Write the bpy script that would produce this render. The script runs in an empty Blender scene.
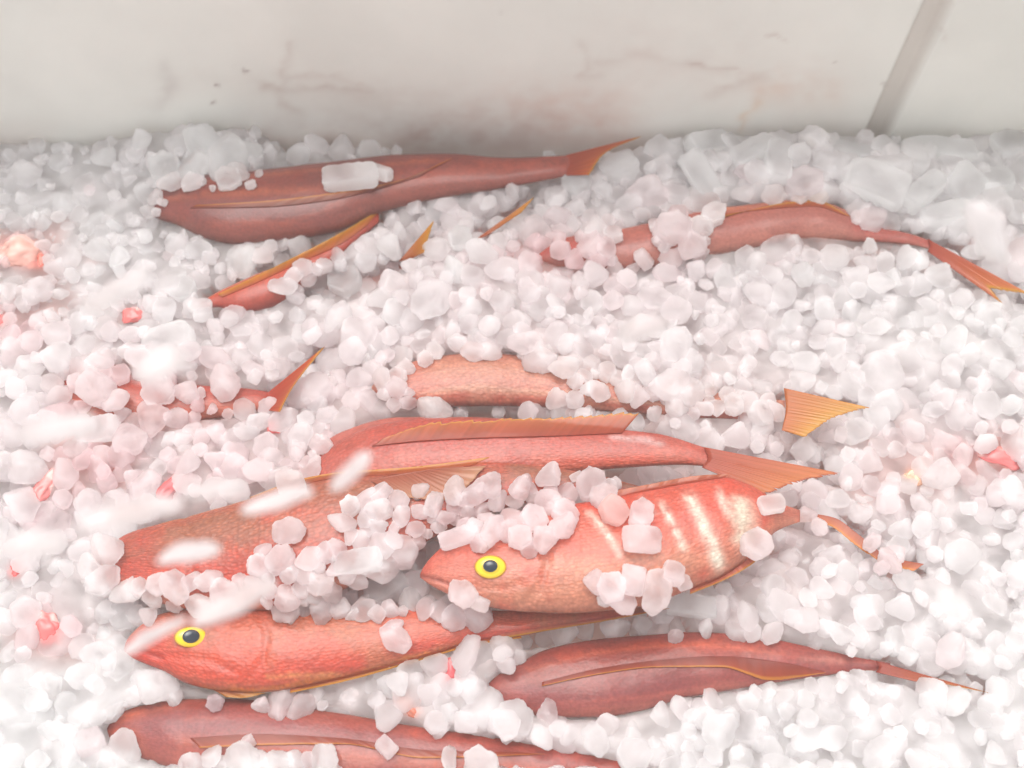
import bpy, math, random
import numpy as np
from mathutils import Vector, Matrix, noise
from mathutils.bvhtree import BVHTree

rng = np.random.default_rng(11)
random.seed(11)
S = bpy.context.scene
COL = S.collection
def srgb(r, g, b):
    f = lambda c: (c / 255 / 12.92) if c / 255 <= .04045 else ((c / 255 + .055) / 1.055) ** 2.4
    return np.array([f(r), f(g), f(b)])

# ------------------------------------------------------------------ camera
W, H, F = 1024, 768, 1000.0
TH = math.radians(62); D0 = 0.5
CAM = np.array([0, -D0 * math.cos(TH), D0 * math.sin(TH)])
FWD = np.array([0, math.cos(TH), -math.sin(TH)])
UPV = np.array([0, math.sin(TH), math.cos(TH)])
RGT = np.array([1.0, 0, 0])
def ray(px, py):
    px = np.asarray(px, float); py = np.asarray(py, float)
    return FWD + ((px - W / 2) / F)[..., None] * RGT + ((H / 2 - py) / F)[..., None] * UPV
def at(px, py, z=0.0):
    d = ray(px, py); t = (np.asarray(z) - CAM[2]) / d[..., 2]
    return CAM + d * t[..., None]
def at_y(px, py, y):
    d = ray(px, py); t = (y - CAM[1]) / d[..., 1]
    return CAM + d * t[..., None]
def proj(P):
    q = np.asarray(P) - CAM; dep = q @ FWD
    return W / 2 + F * (q @ RGT) / dep, H / 2 - F * (q @ UPV) / dep, dep

cd = bpy.data.cameras.new('camera'); cam = bpy.data.objects.new('camera', cd); COL.objects.link(cam)
cam.location = CAM; cam.rotation_euler = (math.pi / 2 - TH, 0, 0)
cd.sensor_width = 36; cd.lens = 36 * F / W; cd.clip_start = 0.01; cd.clip_end = 100
cd.dof.use_dof = True; cd.dof.focus_distance = 0.452
cd.dof.aperture_fstop = (cd.lens / 1000) / 0.0055
S.camera = cam

# ------------------------------------------------------------------ light
wd = bpy.data.worlds.new('World'); S.world = wd; wd.use_nodes = True
nt = wd.node_tree; bg = nt.nodes['Background']
sky = nt.nodes.new('ShaderNodeTexSky'); sky.sky_type = 'NISHITA'; sky.sun_disc = False
SUN_EL, SUN_AZ = math.radians(76), math.radians(335)     # from beyond the wall, a little left
sky.sun_elevation = SUN_EL; sky.sun_rotation = SUN_AZ
sky.air_density = 1.0; sky.dust_density = 4.0; sky.ozone_density = 1.0
hs = nt.nodes.new('ShaderNodeHueSaturation'); hs.inputs['Saturation'].default_value = 0.12   # overcast: grey-white sky
nt.links.new(sky.outputs[0], hs.inputs['Color']); nt.links.new(hs.outputs[0], bg.inputs[0])
bg.inputs[1].default_value = 0.15
sl = bpy.data.lights.new('sun', 'SUN'); sl.energy = 1.5; sl.angle = math.radians(55); sl.color = (1, .955, .90)
so = bpy.data.objects.new('sun', sl); COL.objects.link(so)
sdir = Vector((math.sin(SUN_AZ) * math.cos(SUN_EL), math.cos(SUN_AZ) * math.cos(SUN_EL), math.sin(SUN_EL)))
so.rotation_euler = sdir.to_track_quat('Z', 'Y').to_euler(); so.location = sdir * 3
S.view_settings.view_transform = 'Standard'; S.view_settings.look = 'None'
S.view_settings.exposure = 0.77; S.view_settings.gamma = 1
S.cycles.use_denoising = True
S.cycles.max_bounces = 24; S.cycles.diffuse_bounces = 10; S.cycles.transmission_bounces = 24; S.cycles.glossy_bounces = 6
S.cycles.caustics_reflective = False; S.cycles.caustics_refractive = True

# ------------------------------------------------------------------ helpers
def mesh_np(name, V, faces, mat=None, parent=None, smooth=True, col=None, uv=None):
    """faces: (n,k) int array or list of such arrays."""
    if not isinstance(faces, list): faces = [faces]
    me = bpy.data.meshes.new(name)
    V = np.asarray(V, np.float32)
    me.vertices.add(len(V)); me.vertices.foreach_set('co', V.ravel())
    idx = np.concatenate([f.ravel() for f in faces]).astype(np.int32)
    tot = np.concatenate([np.full(len(f), f.shape[1]) for f in faces]).astype(np.int32)
    st = np.concatenate([[0], np.cumsum(tot)[:-1]]).astype(np.int32)
    me.loops.add(len(idx)); me.loops.foreach_set('vertex_index', idx)
    me.polygons.add(len(tot)); me.polygons.foreach_set('loop_start', st)
    try: me.polygons.foreach_set('loop_total', tot)
    except Exception: pass
    if uv is not None:
        l = me.uv_layers.new(name='UVMap'); l.data.foreach_set('uv', np.asarray(uv, np.float32)[idx].ravel())
    me.update(calc_edges=True); me.validate()
    if smooth: me.polygons.foreach_set('use_smooth', np.ones(len(tot), bool))
    if col is not None:
        a = me.color_attributes.new('Col', 'FLOAT_COLOR', 'POINT')
        c = np.ones((len(V), 4), np.float32); c[:, :3] = col; a.data.foreach_set('color', c.ravel())
    if mat: me.materials.append(mat)
    o = bpy.data.objects.new(name, me); COL.objects.link(o)
    if parent: o.parent = parent
    return o
def tag(o, label=None, cat=None, group=None, kind=None):
    if label: o['label'] = label
    if cat: o['category'] = cat
    if group: o['group'] = group
    if kind: o['kind'] = kind
    return o
def empty(name, loc=(0, 0, 0)):
    o = bpy.data.objects.new(name, None); COL.objects.link(o); o.location = loc; o.empty_display_size = .02
    return o
def pchip(x, y, q):
    x = np.asarray(x, float); y = np.asarray(y, float)
    h = np.diff(x); d = np.diff(y) / h; m = np.zeros_like(y)
    for i in range(1, len(x) - 1):
        if d[i - 1] * d[i] > 0:
            w1 = 2 * h[i] + h[i - 1]; w2 = h[i] + 2 * h[i - 1]
            m[i] = (w1 + w2) / (w1 / d[i - 1] + w2 / d[i])
    m[0], m[-1] = d[0], d[-1]
    q = np.clip(q, x[0], x[-1]); k = np.clip(np.searchsorted(x, q) - 1, 0, len(x) - 2)
    t = (q - x[k]) / h[k]
    return ((1 + 2 * t) * (1 - t) ** 2 * y[k] + t * (1 - t) ** 2 * h[k] * m[k]
            + t * t * (3 - 2 * t) * y[k + 1] + t * t * (t - 1) * h[k] * m[k + 1])
def resample(pts, n):
    p = np.asarray(pts, float); L = np.concatenate([[0], np.cumsum(np.linalg.norm(np.diff(p[:, :2], axis=0), axis=1))])
    q = np.linspace(0, L[-1], n)
    return np.stack([pchip(L, p[:, k], q) for k in range(p.shape[1])], 1)
def dist_poly(X, Y, pts):
    best = np.full(X.shape, 1e9)
    for (x0, y0), (x1, y1) in zip(pts[:-1], pts[1:]):
        dx, dy = x1 - x0, y1 - y0; L2 = dx * dx + dy * dy + 1e-9
        t = np.clip(((X - x0) * dx + (Y - y0) * dy) / L2, 0, 1)
        best = np.minimum(best, np.hypot(X - x0 - t * dx, Y - y0 - t * dy))
    return best
def in_poly(X, Y, poly):
    X = np.asarray(X, float); Y = np.asarray(Y, float); r = np.zeros(X.shape, bool); n = len(poly)
    for i in range(n):
        x0, y0 = poly[i]; x1, y1 = poly[(i + 1) % n]
        if y0 == y1: continue
        r ^= ((y0 > Y) != (y1 > Y)) & (X < (x1 - x0) * (Y - y0) / (y1 - y0) + x0)
    return r
def fbm(P, sc, oct=3):
    return np.array([noise.fractal(Vector(p) * sc, 1.0, 2.0, oct) for p in P])

# ------------------------------------------------------------------ materials
def newmat(name):
    m = bpy.data.materials.new(name); m.use_nodes = True
    return m, m.node_tree.nodes, m.node_tree.links, m.node_tree.nodes['Principled BSDF']
def node(N, t, **kw):
    n = N.new(t)
    for k, v in kw.items(): setattr(n, k, v)
    return n

def ice_material(name, src, t_lo=.45, t_hi=.8, thru=.68):
    m, N, L, b = newmat(name)
    if src == 'obj':
        oi = node(N, 'ShaderNodeObjectInfo'); c = oi.outputs['Color']
    else:
        a = node(N, 'ShaderNodeVertexColor', layer_name='Col'); c = a.outputs['Color']
    tc = node(N, 'ShaderNodeNewGeometry')
    n1 = node(N, 'ShaderNodeTexNoise'); n1.inputs['Scale'].default_value = 95; n1.inputs['Detail'].default_value = 2
    L.new(tc.outputs['Position'], n1.inputs['Vector'])
    n2 = node(N, 'ShaderNodeTexNoise'); n2.inputs['Scale'].default_value = 420; n2.inputs['Detail'].default_value = 2
    L.new(tc.outputs['Position'], n2.inputs['Vector'])
    L.new(c, b.inputs['Base Color'])
    mr = node(N, 'ShaderNodeMapRange'); L.new(n1.outputs[0], mr.inputs[0])
    mr.inputs[1].default_value = .35; mr.inputs[2].default_value = .65; mr.inputs[3].default_value = t_lo; mr.inputs[4].default_value = t_hi
    L.new(mr.outputs[0], b.inputs['Transmission Weight'])
    mr2 = node(N, 'ShaderNodeMapRange'); L.new(n2.outputs[0], mr2.inputs[0])
    mr2.inputs[1].default_value = .3; mr2.inputs[2].default_value = .7; mr2.inputs[3].default_value = .55; mr2.inputs[4].default_value = .32
    L.new(mr2.outputs[0], b.inputs['Roughness'])
    b.inputs['IOR'].default_value = 1.31
    b.inputs['Coat Weight'].default_value = .35; b.inputs['Coat Roughness'].default_value = .12; b.inputs['Coat IOR'].default_value = 1.33
    bp = node(N, 'ShaderNodeBump'); bp.inputs['Strength'].default_value = .55; bp.inputs['Distance'].default_value = .0014
    L.new(n2.outputs[0], bp.inputs['Height']); L.new(bp.outputs[0], b.inputs['Normal'])
    tr = node(N, 'ShaderNodeBsdfTranslucent'); L.new(c, tr.inputs[0])
    mx = node(N, 'ShaderNodeMixShader'); mx.inputs[0].default_value = thru
    L.new(b.outputs[0], mx.inputs[1]); L.new(tr.outputs[0], mx.inputs[2]); L.new(mx.outputs[0], N['Material Output'].inputs[0])
    return m
ICE_O = ice_material('ice_lump', 'obj'); ICE_V = ice_material('ice_bed', 'col'); ICE_W = ice_material('ice_wet', 'obj', .4, .8, .6); ICE_C = ice_material('ice_falling', 'obj', .6, .9, .4)

def fish_material(name, scale_bump=.35, rough=.42, scale_freq=760):
    m, N, L, b = newmat(name)
    a = node(N, 'ShaderNodeVertexColor', layer_name='Col')
    uv = node(N, 'ShaderNodeUVMap', uv_map='UVMap')
    mp = node(N, 'ShaderNodeMapping'); mp.inputs['Scale'].default_value = (.72, 1.0, 1.0); L.new(uv.outputs[0], mp.inputs[0])
    vo = node(N, 'ShaderNodeTexVoronoi'); vo.inputs['Scale'].default_value = scale_freq; vo.inputs['Randomness'].default_value = .72
    L.new(mp.outputs[0], vo.inputs['Vector'])
    g = node(N, 'ShaderNodeNewGeometry')
    n1 = node(N, 'ShaderNodeTexNoise'); n1.inputs['Scale'].default_value = 620; n1.inputs['Detail'].default_value = 4; L.new(g.outputs['Position'], n1.inputs['Vector'])
    # streaks along the body
    mp2 = node(N, 'ShaderNodeMapping'); mp2.inputs['Scale'].default_value = (60, 700, 1); L.new(uv.outputs[0], mp2.inputs[0])
    n3 = node(N, 'ShaderNodeTexNoise'); n3.inputs['Scale'].default_value = 1.0; n3.inputs['Detail'].default_value = 3; L.new(mp2.outputs[0], n3.inputs['Vector'])
    # pigment: scale centres a little paler, speckle, streaks
    r1 = node(N, 'ShaderNodeMapRange'); L.new(vo.outputs['Distance'], r1.inputs[0]); r1.inputs[1].default_value = 0; r1.inputs[2].default_value = .6
    r1.inputs[3].default_value = 1.0 + .22 * scale_bump; r1.inputs[4].default_value = 1.0 - .30 * scale_bump
    r2 = node(N, 'ShaderNodeMapRange'); L.new(n1.outputs[0], r2.inputs[0]); r2.inputs[1].default_value = .3; r2.inputs[2].default_value = .7; r2.inputs[3].default_value = .84; r2.inputs[4].default_value = 1.15
    r3 = node(N, 'ShaderNodeMapRange'); L.new(n3.outputs[0], r3.inputs[0]); r3.inputs[1].default_value = .3; r3.inputs[2].default_value = .7; r3.inputs[3].default_value = .95; r3.inputs[4].default_value = 1.05
    m1 = node(N, 'ShaderNodeMath', operation='MULTIPLY'); L.new(r1.outputs[0], m1.inputs[0]); L.new(r2.outputs[0], m1.inputs[1])
    m2 = node(N, 'ShaderNodeMath', operation='MULTIPLY'); L.new(m1.outputs[0], m2.inputs[0]); L.new(r3.outputs[0], m2.inputs[1])
    vm = node(N, 'ShaderNodeVectorMath', operation='SCALE'); L.new(a.outputs[0], vm.inputs[0]); L.new(m2.outputs[0], vm.inputs['Scale'])
    L.new(vm.outputs[0], b.inputs['Base Color'])
    bp = node(N, 'ShaderNodeBump', invert=True); bp.inputs['Strength'].default_value = scale_bump; bp.inputs['Distance'].default_value = .0006
    L.new(vo.outputs['Distance'], bp.inputs['Height'])
    bp2 = node(N, 'ShaderNodeBump'); bp2.inputs['Strength'].default_value = .3; bp2.inputs['Distance'].default_value = .0008
    L.new(n1.outputs[0], bp2.inputs['Height']); L.new(bp.outputs[0], bp2.inputs['Normal'])
    L.new(bp2.outputs[0], b.inputs['Normal'])
    b.inputs['Roughness'].default_value = rough
    b.inputs['Coat Weight'].default_value = .30; b.inputs['Coat Roughness'].default_value = .14; b.inputs['Specular IOR Level'].default_value = .35
    return m
SKIN = fish_material('fish_skin', .62, scale_freq=620)
SKIN_SOFT = fish_material('fish_skin_smooth', .18, .42)
m, N, L, b = newmat('fin'); FIN = m
a = node(N, 'ShaderNodeVertexColor', layer_name='Col'); L.new(a.outputs[0], b.inputs['Base Color'])
b.inputs['Roughness'].default_value = .35; b.inputs['Coat Weight'].default_value = .2
tr = node(N, 'ShaderNodeBsdfTranslucent'); L.new(a.outputs[0], tr.inputs[0])
mx = node(N, 'ShaderNodeMixShader'); mx.inputs[0].default_value = .5
L.new(b.outputs[0], mx.inputs[1]); L.new(tr.outputs[0], mx.inputs[2]); L.new(mx.outputs[0], N['Material Output'].inputs[0])
m, N, L, b = newmat('eye_iris'); IRIS = m
a = node(N, 'ShaderNodeVertexColor', layer_name='Col'); L.new(a.outputs[0], b.inputs['Base Color'])
b.inputs['Roughness'].default_value = .2; b.inputs['Coat Weight'].default_value = .6
m, N, L, b = newmat('eye_pupil'); PUPIL = m
b.inputs['Base Color'].default_value = (.012, .018, .03, 1); b.inputs['Roughness'].default_value = .08; b.inputs['Coat Weight'].default_value = .3
m, N, L, b = newmat('bin_plastic'); PLASTIC = m
a = node(N, 'ShaderNodeVertexColor', layer_name='Col')
g = node(N, 'ShaderNodeNewGeometry')
n1 = node(N, 'ShaderNodeTexNoise'); n1.inputs['Scale'].default_value = 22; n1.inputs['Detail'].default_value = 5; L.new(g.outputs['Position'], n1.inputs['Vector'])
r2 = node(N, 'ShaderNodeMapRange'); L.new(n1.outputs[0], r2.inputs[0]); r2.inputs[1].default_value = .3; r2.inputs[2].default_value = .7; r2.inputs[3].default_value = .95; r2.inputs[4].default_value = 1.03
vm = node(N, 'ShaderNodeVectorMath', operation='SCALE'); L.new(a.outputs[0], vm.inputs[0]); L.new(r2.outputs[0], vm.inputs['Scale'])
L.new(vm.outputs[0], b.inputs['Base Color']); b.inputs['Roughness'].default_value = .42
n2 = node(N, 'ShaderNodeTexNoise'); n2.inputs['Scale'].default_value = 300; n2.inputs['Detail'].default_value = 3; L.new(g.outputs['Position'], n2.inputs['Vector'])
bp = node(N, 'ShaderNodeBump'); bp.inputs['Strength'].default_value = .08; bp.inputs['Distance'].default_value = .001; L.new(n2.outputs[0], bp.inputs['Height']); L.new(bp.outputs[0], b.inputs['Normal'])

# ------------------------------------------------------------------ the bin
XL, XR = -.60, .372
YW = at(512, 146, -.004)[1]                # plane of the back wall
bin_o = tag(empty('fish_bin', (0, 0, -.06)), 'off white plastic fish bin with smeared inner wall behind the ice', 'bin')
def place(o, parent):
    o.parent = parent; o.matrix_parent_inverse = Matrix.Translation(-parent.location)
    return o
def wall_back():
    xs = np.linspace(XL, XR, 560)
    x0 = at_y(858, 146, YW)[0]; x1 = at_y(886, 146, YW)[0]
    for e in (x0, x0 + .0035, x1 - .0035, x1):        # snap columns to the groove's edges
        xs[np.argmin(abs(xs - e))] = e
    xs.sort(); zs = np.linspace(-.06, .20, 160)
    X, Z = np.meshgrid(xs, zs); nx, nz = len(xs), len(zs)
    t = np.clip(np.minimum((X - x0) / .0035, (x1 - X) / .0035), 0, 1)
    Yv = YW + .006 * t + .0015 * np.sin(X * 9 + 1) + .06 * np.maximum(Z, 0) * .0
    V = np.stack([X, Yv, Z], -1).reshape(-1, 3)
    px, py, _ = proj(V)
    c = np.tile(srgb(229, 228, 221), (len(V), 1))
    nz1 = fbm(np.stack([px, py, 0 * px], 1), .012); nz2 = fbm(np.stack([px, py * 1.6, 0 * px + 7], 1), .05)
    def smear_shade(pts, w, col, s):
        nonlocal c
        w = w * (1.6 if w > 2.15 else .8); s = s * (.72 if w > 2 else 1); d = dist_poly(px + 4 * nz2, py + 4 * nz2, pts); k = np.exp(-(d / w) ** 1.5) * s * np.clip(.7 + .45 * nz2, .2, 1.1)
        k = np.clip(k * 1.15, 0, .95); c = c * (1 - k[:, None]) + srgb(*col) * k[:, None]
    br = (186, 166, 156); rs = (204, 150, 130); gy = (188, 180, 176)
    # brownish scrawls left of the middle
    smear_shade([(256, 86), (290, 90), (330, 88), (372, 92)], 2.5, br, .55)
    smear_shade([(290, 45), (286, 62), (278, 84), (280, 104), (300, 112)], 3, br, .5)
    smear_shade([(262, 88), (290, 78), (330, 76), (368, 86)], 2.2, br, .4)
    smear_shade([(340, 98), (380, 104), (420, 122), (440, 132)], 14, br, .28)
    smear_shade([(165, 68), (175, 88), (160, 105)], 5, gy, .5)
    smear_shade([(150, 95), (200, 80), (260, 84)], 8, br, .14)
    smear_shade([(520, 108), (560, 105), (612, 108)], 14, (226, 196, 182), .35)
    smear_shade([(430, 140), (520, 128), (600, 130)], 18, (204, 160, 146), .38)  # reddish stain with the wall fish's shadow painted into it
    smear_shade([(560, 136), (620, 136)], 14, (206, 156, 138), .35)
    smear_shade([(583, 48), (587, 66), (580, 76), (600, 74)], 3, br, .42)
    smear_shade([(585, 68), (640, 56), (690, 66), (725, 72)], 3, br, .3)
    smear_shade([(712, 96), (740, 84), (765, 77)], 3.2, br, .55)
    smear_shade([(765, 35), (775, 34), (785, 40)], 1.8, br, .5)
    smear_shade([(692, 66), (740, 70)], 1.8, br, .45)
    smear_shade([(762, 92), (780, 90)], 7, (214, 176, 152), .6)
    smear_shade([(740, 128), (748, 112), (760, 104)], 2.5, (216, 178, 140), .6)
    smear_shade([(806, 92), (830, 94)], 9, (214, 180, 162), .55)
    smear_shade([(940, 25), (944, 40)], 1.8, br, .45)
    smear_shade([(640, 60), (680, 75), (820, 100)], 30, (214, 198, 190), .35)
    for (x, y, r, s) in ((213, 103, 2.1, .9), (248, 73, 2.0, .8), (218, 86, 1.4, .7), (885, 84, 1.6, .9), (500, 12, 1.4, .4), (836, 62, 1.2, .5)):
        smear_shade([(x - 1.2, y), (x + 1.2, y)], r, (120, 84, 74), s)
    smear_shade([(250, 150), (330, 146), (430, 144), (520, 142)], 15, (162, 116, 104), .42)  # dark reddish shadow above the wall fish, painted into the wall colour
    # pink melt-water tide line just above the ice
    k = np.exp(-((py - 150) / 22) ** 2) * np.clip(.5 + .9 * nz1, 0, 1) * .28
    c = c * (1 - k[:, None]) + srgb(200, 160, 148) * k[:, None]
    gz = t.reshape(-1)[:, None] * .8
    c = c * (1 - gz) + srgb(206, 198, 190) * gz  # groove toned darker, its recess shade put into the colour
    I = np.arange(nx * nz).reshape(nz, nx)
    f = np.stack([I[:-1, :-1], I[:-1, 1:], I[1:, 1:], I[1:, :-1]], -1).reshape(-1, 4)
    # thickness: back sheet and rim
    n = len(V); Vb = np.array([[XL, YW + .03, -.06], [XR, YW + .03, -.06], [XR, YW + .03, .20], [XL, YW + .03, .20]])
    rim = np.array([[I[-1, 0], I[-1, -1], n + 2, n + 3], [n + 0, n + 3, n + 2, n + 1]])
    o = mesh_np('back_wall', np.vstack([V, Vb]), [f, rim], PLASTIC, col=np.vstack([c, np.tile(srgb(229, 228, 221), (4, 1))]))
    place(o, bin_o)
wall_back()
def slab(name, lo, hi):
    lo, hi = np.array(lo), np.array(hi)
    V = np.array([[(lo, hi)[i][0], (lo, hi)[j][1], (lo, hi)[k][2]] for i in (0, 1) for j in (0, 1) for k in (0, 1)])
    f = np.array([[0, 1, 3, 2], [4, 6, 7, 5], [0, 4, 5, 1], [2, 3, 7, 6], [0, 2, 6, 4], [1, 5, 7, 3]])
    o = mesh_np(name, V, f, PLASTIC, smooth=False, col=np.tile(srgb(229, 228, 221), (8, 1)))
    bv = o.modifiers.new('bevel', 'BEVEL'); bv.width = .004; bv.segments = 2
    place(o, bin_o)
slab('side_wall', (XR + .002, -.42, -.06), (XR + .03, YW + .03, .20)); slab('side_wall', (XL - .03, -.42, -.06), (XL - .002, YW + .03, .16))
slab('front_wall', (XL, -.45, -.06), (XR, -.42, .10)); slab('bin_floor', (XL, -.418, -.085), (XR, YW - .003, -.062))

# ------------------------------------------------------------------ fish
FISH = []          # (outline polygon in picture coordinates, bvh, z of the middle)
PIG = np.array([.59, .43, .345]); FPIG = np.array([.70, .62, .50])
def mixc(c, k, col):
    k = np.clip(k, 0, 1)[:, None]; return c * (1 - k) + srgb(*col) * (np.array([.66, .65, .62]) if min(col) > 190 else PIG) * k
class Fish: pass
def make_fish(label, top, bot, z, kb=.46, stops=None, patches=(), strokes=(), grooves=(), mott=((200, 90, 70), .3, .03),
              mat=None, nx=None, nphi=72, zend=None, seed=0, dull=.04, group='red fish laid on the ice', fade=None):
    top = np.array(top, float); bot = np.array(bot, float)
    x0, x1 = top[0, 0], top[-1, 0]
    nx = nx or int((x1 - x0) / 2.2)
    u = np.linspace(0, 1, nx); xs = x0 + (x1 - x0) * (u + .06 * np.sin(np.pi * u) * 0 - .0)
    # denser columns at the snout
    xs = x0 + (x1 - x0) * np.where(u < .12, u ** 1.5 * .12 ** -.5, u)
    T = pchip(top[:, 0], top[:, 1], xs); B = pchip(bot[:, 0], bot[:, 1], xs)
    B = np.maximum(B, T + .6)
    zc = np.full(nx, z) if zend is None else z + (zend - z) * u
    ph = np.linspace(0, 2 * np.pi, nphi, endpoint=False)
    tt = np.cos(ph) * .96
    PX = np.repeat(xs[:, None], nphi, 1); PY = (T + B)[:, None] / 2 - tt[None, :] * (B - T)[:, None] / 2
    base = at(PX, PY, zc[:, None])
    half = np.linalg.norm(at(xs, T, zc) - at(xs, B, zc), axis=1) / 2
    # smoothed thickness
    k = np.ones(9) / 9; hs_ = np.convolve(np.pad(half, 4, mode='edge'), k, 'valid')
    hb = kb * np.minimum(hs_, half * 1.25)
    hb = hb * (1 - .93 * np.clip((u - .93) / .07, 0, 1) ** 1.5)
    sp = np.sign(np.sin(ph)) * np.abs(np.sin(ph)) ** .9
    base[..., 2] += hb[:, None] * sp[None, :]
    V = base.reshape(-1, 3); px = PX.ravel(); py = PY.ravel(); q = ((1 - np.cos(ph)) / 2)[None, :].repeat(nx, 0).ravel()
    up = (np.sin(ph) > -.15)[None, :].repeat(nx, 0).ravel()
    off = Vector((seed * 3.1, seed * 1.7, 0))
    P3 = np.stack([px, py, 0 * px + seed * 37], 1)
    n1 = fbm(P3, .018, 4); n2 = fbm(P3 * np.array([.5, 1.6, 1]), .06, 3)
    n4 = fbm(P3, .23, 2)
    # pigment across the body
    qs = np.clip(q + .06 * n1, 0, 1); st = stops or [(0, (190, 84, 66)), (.5, (228, 118, 96)), (1, (226, 170, 150))]
    c = np.stack([np.interp(qs, [s[0] for s in st], [srgb(*s[1])[k] for s in st]) for k in range(3)], 1) * PIG
    mc, ms, mf = mott
    n3 = fbm(P3, mf, 4); c = mixc(c, np.clip((n3 - .05) * 2.2, 0, 1) * ms, mc)
    for (cx, cy, rx, ry, col, s) in patches:
        d = np.hypot((px + 7 * n2 + 2 * n4 - cx) / rx, (py + 7 * n2 + 2 * n4 - cy) / ry); c = mixc(c, np.clip(1.5 - d, 0, 1) * s * np.clip(.8 + .5 * n2, .2, 1.1), col)
    for (pts, w, col, s) in strokes:
        d = dist_poly(px + 2.2 * n2 + 2 * n4, py + 2.2 * n2 + 1.2 * n4, pts); c = mixc(c, np.exp(-(d / w) ** 2) * s * np.clip(.85 + .5 * n2 + .5 * n4, .1, 1.15), col)
    lum = (c @ np.array([.3, .6, .1]))[:, None]; c = c * (1 - dull) + lum * dull * np.array([1.12, .97, .95])
    c = np.clip(c * (1 + .10 * n2 + .07 * n4)[:, None], .004, .95)
    dz = np.zeros(len(V))
    for (pts, w, dep) in grooves:
        dz -= np.exp(-(dist_poly(px, py, pts) / w) ** 2) * dep
    dz += .0006 * n1
    V[:, 2] += np.where(up, dz, 0)
    slen = np.concatenate([[0], np.cumsum(np.linalg.norm(np.diff(base[:, 0], axis=0), axis=1))])
    UV = np.stack([np.repeat(slen[:, None], nphi, 1), (half.max() * 2.2) * (1 - np.cos(ph))[None, :].repeat(nx, 0) / 2 * np.sign(np.sin(ph) + 1e-6)[None, :]], -1).reshape(-1, 2)
    I = np.arange(nx * nphi).reshape(nx, nphi); J = np.roll(I, -1, 1)
    f = np.stack([I[:-1], I[1:], J[1:], J[:-1]], -1).reshape(-1, 4)
    n = len(V)
    caps = np.vstack([V[I[0]].mean(0), V[I[-1]].mean(0)])
    V = np.vstack([V, caps]); c = np.vstack([c, c[I[0]].mean(0), c[I[-1]].mean(0)]); UV = np.vstack([UV, UV[0], UV[-1]])
    t0 = np.stack([np.full(nphi, n), I[0], J[0]], -1); t1 = np.stack([np.full(nphi, n + 1), J[-1], I[-1]], -1)
    mid = V[I[nx // 2]].mean(0)
    o = empty('red_fish', (mid[0], mid[1], V[:, 2].min()))
    tag(o, label, 'fish', group)
    body = mesh_np('body', V, [f, t0, t1], mat or SKIN, col=c, uv=UV); place(body, o)
    R = Fish(); R.o = o; R.z = z; R.xs, R.T, R.B = xs, T, B
    R.poly = [tuple(p) for p in zip(xs, T)] + [tuple(p) for p in zip(xs[::-1], B[::-1])]
    tri = [tuple(t) for t in f] + [tuple(t) for t in t0] + [tuple(t) for t in t1]
    R.bvh = BVHTree.FromPolygons([Vector(v) for v in V], tri)
    FISH.append(R)
    return R
def surf(px, py, fish, z, lift=.0012):
    """point on the fish's skin under a picture position, else the point at height z"""
    d = ray(px, py); d = d / np.linalg.norm(d)
    h = fish.bvh.ray_cast(Vector(CAM), Vector(d)) if fish else (None,)
    if h[0] is None: return np.array(at(px, py, z))
    return np.array(h[0]) + np.array([0, 0, lift])
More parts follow.
